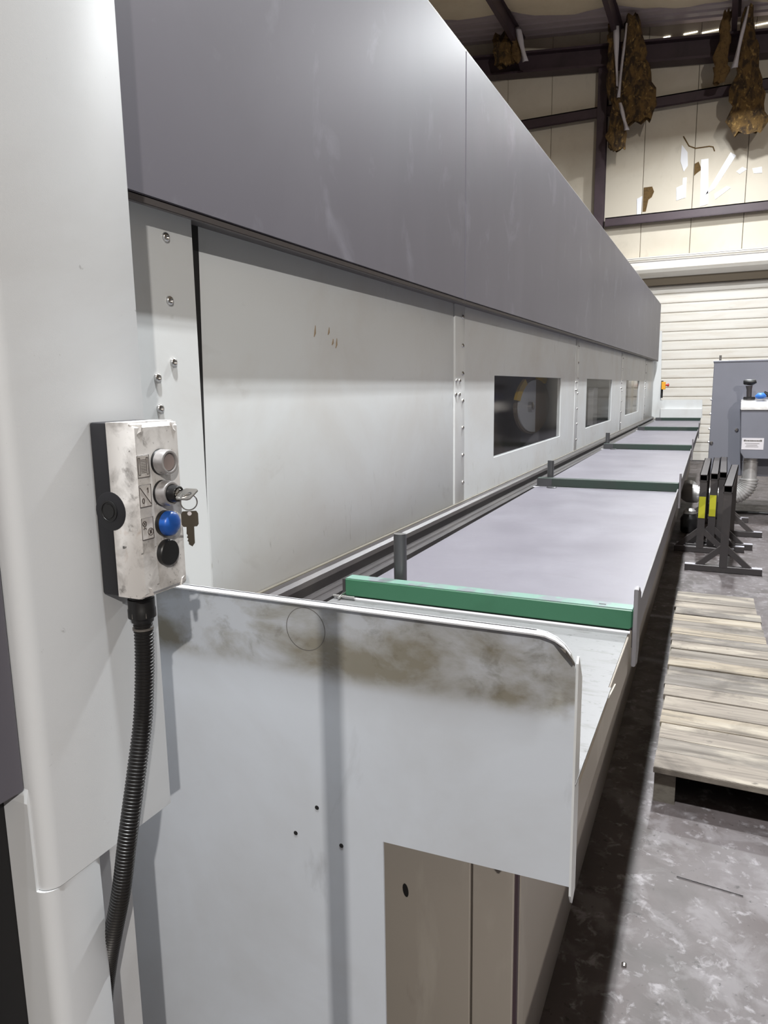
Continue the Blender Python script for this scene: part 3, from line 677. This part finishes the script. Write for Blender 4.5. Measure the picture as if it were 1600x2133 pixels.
stand(.092, 6.42, 8.15, .075, 'dark steel stand nearest the camera, its open tube end in front')
s2 = stand(-.105, 7.15, 8.80, .01, 'dark steel stand closest to the trays, with a yellow mark', .22)
s3 = stand(-.017, 7.28, 8.90, .012, 'middle dark steel stand with a yellow mark, between two others')
s4 = stand(.056, 7.42, 9.0, .01, 'dark steel stand partly hidden right behind the nearest one')
for s_, x, y in ((s2, -.105, 7.15), (s3, -.017, 7.28)):
    obj('yellow_mark', MB().box(x-.028, x+.028, y+.001, y+.0036, -1.22, -1.02), M_yellow, s_)

# ---------------------------------------------------------------- dust collector with its duct
dc = thing('dust_collector', (.55, 9.9, -1.55), 'grey steel dust collector cabinet with a protruding hopper box in front of roller door', 'cabinet')
cab = obj('cabinet_body', MB().box(-.105, 1.35, 9.5, 10.6, -1.08, .262, .006), M_cab, dc)
obj('top_flange', MB().box(-.112, 1.36, 9.49, 10.6, .255, .275, .003), M_cab, dc)
obj('lifting_eye', MB().cyl((-.04, 9.6, .27), (-.04, 9.6, .34), .012), M_steel, dc)
k_ = 9.15/8.9
m = MB().prism([(.212, 9.15, -.29), (1.0, 9.15, -.29), (1.0, 9.15, -.775), (.94, 9.15, -.84), (.275, 9.15, -.84), (.235, 9.15, -.775)], (0, .35, 0), .004)
hb = obj('hopper_box', m, M_cab, dc)
m = MB().prism([(.205, 9.13, -.285), (.205, 9.15, -.20), (.205, 9.20, -.178), (.205, 9.5, -.178), (.205, 9.5, -.29), (.205, 9.13, -.29)], (.80, 0, 0), .004)
obj('hopper_lid', m, M_galv, hb, smooth=40)
lb = obj('name_plate', MB().box(.239, .462, 9.146, 9.1495, -.737, -.606), M_label, hb, label='white printed plate')
m = MB()
xx_ = .258
for wd in (.022, .014, .016, .012, .018, .014, .012, .016, .014, .020):
    m.box(xx_, xx_+wd, 9.1452, 9.146, -.646, -.630 if wd < .02 else -.626); xx_ += wd+.003
for r_, (a, b) in enumerate(((.27, .42), (.285, .40), (.28, .41))):
    m.box(a, b, 9.1454, 9.146, -.672-r_*.018, -.667-r_*.018)
obj('plate_print', m, M_tie, lb)
bm_ = MB().lathe((0, 0, 0), (0, -1, 0), [(0, .020), (.012, .020), (.02, .012)], 14).mesh('door_bolt', M_steel, 40)
for x, z in ((.185, -.535), (-.08, -.695)): place('door_bolt', bm_, dc, (x, 9.5, z))
bm2 = MB().lathe((0, 0, 0), (-1, 0, 0), [(0, .014), (.012, .014), (.018, .008)], 12).mesh('side_bolt', M_steel, 40)
for z in (-.53, -.35, -.18, -.69): place('side_bolt', bm2, dc, (-.105, 9.56, z))
for x in (-.02, 1.25):
    for y in (9.75, 10.5):
        obj('leg', MB().box(x, x+.08, y, y+.08, -1.53, -1.08).box(x-.03, x+.11, y-.03, y+.11, -1.55, -1.53), M_stand, dc)

dt = thing('air_duct', (.1, 9.3, -1.3), 'shiny galvanised duct bending from under the grey cabinet to the left', 'duct')
obj('drop_pipe', MB().lathe((.345, 9.32, -.838), (0, 0, -1), [(0, .078), (.05, .080), (.052, .085), (.06, .085), (.062, .080), (.25, .080), (.252, .088), (.262, .088)], 24), M_galv, dt, smooth=40)
pp = []
rad = []
for k in range(49):
    t = k/48*PI/2
    pp.append((.345-.21+.21*math.cos(t), 9.32, -1.095-.21*math.sin(t))); rad.append(.100+.005*(1 if k % 4 < 2 else -1))
obj('flexible_elbow', MB().loft(pp, rad, 24), M_galv, dt, smooth=40)
obj('run_pipe', MB().loft([(.14, 9.32, -1.305), (-.02, 9.32, -1.302), (-.02, 9.32, -1.302), (-.20, 9.32, -1.298)], [.098, .098, .094, .094], 24), M_galv, dt, smooth=40)
obj('end_sleeve', MB().loft([(-.19, 9.32, -1.298), (-.24, 9.325, -1.298), (-.28, 9.35, -1.296), (-.30, 9.41, -1.29), (-.305, 9.50, -1.285), (-.305, 9.65, -1.28)], [.106, .112, .116, .116, .112, .11], 24), M_ductdk, dt, smooth=40)
# things on the hopper lid
m = MB().loft([(.285, 9.25, -.178), (.285, 9.25, -.165), (.283, 9.25, -.15), (.280, 9.25, -.06), (.276, 9.25, -.02)], [.042, .046, .026, .028, .036], 16)
dr = thing('cordless_driver', (.285, 9.25, -.178), 'dark cordless driver standing upright on the hopper lid of the cabinet', 'tool')
obj('grip', m, M_stand, dr, smooth=40)
obj('motor_body', MB().loft([(.215, 9.25, .018), (.235, 9.25, .02), (.31, 9.25, .018), (.345, 9.25, .03)], [.020, .032, .034, .022], 16), M_blackbtn, dr, smooth=40)
obj('battery', MB().box(.225, .345, 9.21, 9.29, -.178, -.145, .006), M_blackbtn, dr)
obj('blue_cap', MB().loft([(.36, 9.19, -.143), (.375, 9.17, -.135), (.42, 9.17, -.133), (.44, 9.19, -.143)], [.022, .034, .034, .020], 14), M_bluecap, smooth=60, label='small light blue plastic cap lying on the hopper lid', cat='cap')
rd = thing('red_tool', (.52, 9.3, -.178), 'red tool with black handle lying at the right on the hopper lid', 'tool')
obj('handle', MB().loft([(.43, 9.3, -.10), (.47, 9.3, -.125), (.54, 9.3, -.145)], [.022, .026, .024], 12), M_blackbtn, rd, smooth=50)
obj('tool_body', MB().loft([(.50, 9.3, -.135), (.53, 9.3, -.12), (.66, 9.3, -.118), (.70, 9.3, -.13)], [.03, .045, .045, .02], 14), M_red, rd, smooth=50)
# floor hose behind the stands
obj('floor_hose', MB().loft([(.15, 9.62, -1.535), (.6, 9.60, -1.535), (1.4, 9.55, -1.535), (2.5, 9.7, -1.535)], .015, 10), M_blackbtn, smooth=True, label='thin black hose lying across the floor in front of the grey cabinet', cat='hose')
# drum and fittings under the duct
vv = thing('canister', (-.235, 8.15, -1.55), 'dark rounded canister on the floor between the trays and the stands', 'canister')
obj('tank', MB().lathe((-.235, 8.15, -1.55), (0, 0, 1), [(0, .07), (.02, .085), (.14, .09), (.16, .085), (.20, .06), (.21, .02)], 24), M_blackbtn, vv, smooth=40)
obj('lid', MB().lathe((-.235, 8.15, -1.345), (0, 0, 1), [(0, .065), (.03, .06), (.05, .035), (.055, .01)], 20), M_ductdk, vv, smooth=40)
obj('crumpled_foil', MB().loft([(-.27, 9.07, -1.535), (-.21, 9.09, -1.52), (-.15, 9.07, -1.525), (-.10, 9.08, -1.535)], [.014, .03, .024, .010], 8), M_steel, label='scrap of crumpled foil on the floor under the shiny duct', cat='scrap')

# ---------------------------------------------------------------- torn insulation hanging from the purlins
def rag(parent, name, x, y, ztop, zbot, wtop, wbot, lean, mt, seed, ny=14, thick=.07):
    rnd = random.Random(seed); rows = []; front = []; back = []
    for j in range(ny+1):
        t = j/ny; z = ztop+(zbot-ztop)*t
        wd = wtop+(wbot-wtop)*(t**.8); wd *= 1+rnd.uniform(-.16, .16)
        if t > .93: wd *= 1-(t-.93)*4.0
        cx = x+lean*t+rnd.uniform(-.03, .03)
        ring = []
        for k in range(14):
            a = 2*PI*k/14
            ring.append((cx+wd/2*math.cos(a)*(1+rnd.uniform(-.10, .10)), y+thick*math.sin(a)*(1+rnd.uniform(-.5, .7)), z+rnd.uniform(-.05, .05)))
        rows.append(ring+[ring[0]])
    m = MB().quads(rows)
    bmesh.ops.remove_doubles(m.bm, verts=m.bm.verts[:], dist=1e-5)
    return obj(name, m, mt, parent, smooth=60)
def foil(parent, x0, x1, w0, w1, y, za, zb_, n=6):
    rows = []
    for j in range(n+1):
        t = j/n; cx = x0+(x1-x0)*t; ww = (w0+(w1-w0)*t)*(1+.25*math.sin(t*7))
        rows.append([(cx-ww/2, y+.02*math.sin(t*9), za+(zb_-za)*t), (cx, y-.02, za+(zb_-za)*t), (cx+ww/2, y, za+(zb_-za)*t)])
    o = obj('foil_facing', MB().quads(rows), M_foil, parent, smooth=60)
    o.modifiers.new('thickness', 'SOLIDIFY').thickness = .006
zr = zroof(-2.2)
t = thing('torn_insulation', (-1.95, 15.2, 4.6), 'longest torn brown insulation clump hanging over the steel column', 'insulation', 'torn insulation hanging from the roof')
rag(t, 'fibre_clump', -1.92, 15.25, 6.75, 4.9, .22, .74, .20, M_fluff, 3)
rag(t, 'fibre_clump', -2.27, 15.25, 6.75, 5.4, .14, .18, .03, M_fluff, 5, thick=.05)
rag(t, 'fibre_clump', -2.14, 15.22, 5.6, 4.45, .14, .38, .05, M_fluff, 9, thick=.06)
foil(t, -2.19, -2.13, .10, .03, 15.16, 6.6, 5.5); foil(t, -2.0, -2.10, .03, .06, 15.14, 6.6, 5.35); foil(t, -2.06, -1.92, .05, .08, 15.13, 5.25, 4.75)
t = thing('torn_insulation', (.0, 15.2, 4.4), 'dark torn insulation strip hanging at the right edge above the white tape', 'insulation', 'torn insulation hanging from the roof')
rag(t, 'fibre_clump', .03, 15.25, 6.48, 4.42, .14, .62, .10, M_fluff, 13)
rag(t, 'fibre_clump', -.32, 15.25, 6.48, 5.35, .14, .26, -.05, M_torn, 17, thick=.05)
foil(t, .02, -.14, .03, .09, 15.13, 6.45, 5.5)
t = thing('torn_insulation', (-4.2, 15.2, 6.0), 'short brown insulation clump stuck under the left purlin end', 'insulation', 'torn insulation hanging from the roof')
rag(t, 'fibre_clump', -4.45, 15.25, 6.95, 6.35, .30, .42, .10, M_fluff, 21, ny=8)
rag(t, 'fibre_clump', -4.10, 15.25, 6.9, 6.38, .16, .2, .0, M_torn, 23, ny=8)
foil(t, -4.05, -3.88, .10, .10, 15.12, 6.95, 6.3)

# ---------------------------------------------------------------- small things on the floor, unseen pole added beside the camera to cast a shadow stripe
obj('bolt', MB().lathe((-.149, 1.81, -1.55), (0, 0, 1), [(0, .007), (.006, .007), (.008, .004)], 12), M_steel, smooth=40, label='small shiny bolt head lying on the concrete near the machine', cat='bolt')
obj('wire', MB().loft([(-.04, 2.25, -1.547), (.02, 2.245, -1.547), (.15, 2.235, -1.547)], .0016, 6), M_stand, label='thin dark raised line for a crack in the concrete before the pallet', cat='wire')  # thin rod laid on the floor to draw a crack in the concrete
pc = thing('shadow_pole', (.28, -.03, -1.55), 'slim dark pole on a round base, added unseen beside the viewpoint to cast a stripe of shade', 'pole')
obj('pole', MB().cyl((.28, -.03, -1.53), (.28, -.03, .33), .0145, n=12), M_conduit, pc, smooth=40)
obj('pole_base', MB().lathe((.28, -.03, -1.55), (0, 0, 1), [(0, .14), (.015, .14), (.03, .03)], 24), M_stand, pc, smooth=40)

tc_ = thing('floor_shade_blocker', (1.1, 3.0, -1.55), 'long low grey cabinet shape added out of view on the right to shade the floor', 'cabinet')  # unseen cabinet shape, added to keep lamp light off the floor strip
obj('cabinet_body', MB().box(.75, 1.45, -1.0, 5.4, -1.45, -.42, .006), M_cab, tc_)
obj('worktop', MB().box(.72, 1.48, -1.03, 5.43, -.42, -.38, .004), M_woodend, tc_)
obj('plinth', MB().box(.80, 1.40, -.95, 5.35, -1.55, -1.45), M_black, tc_)
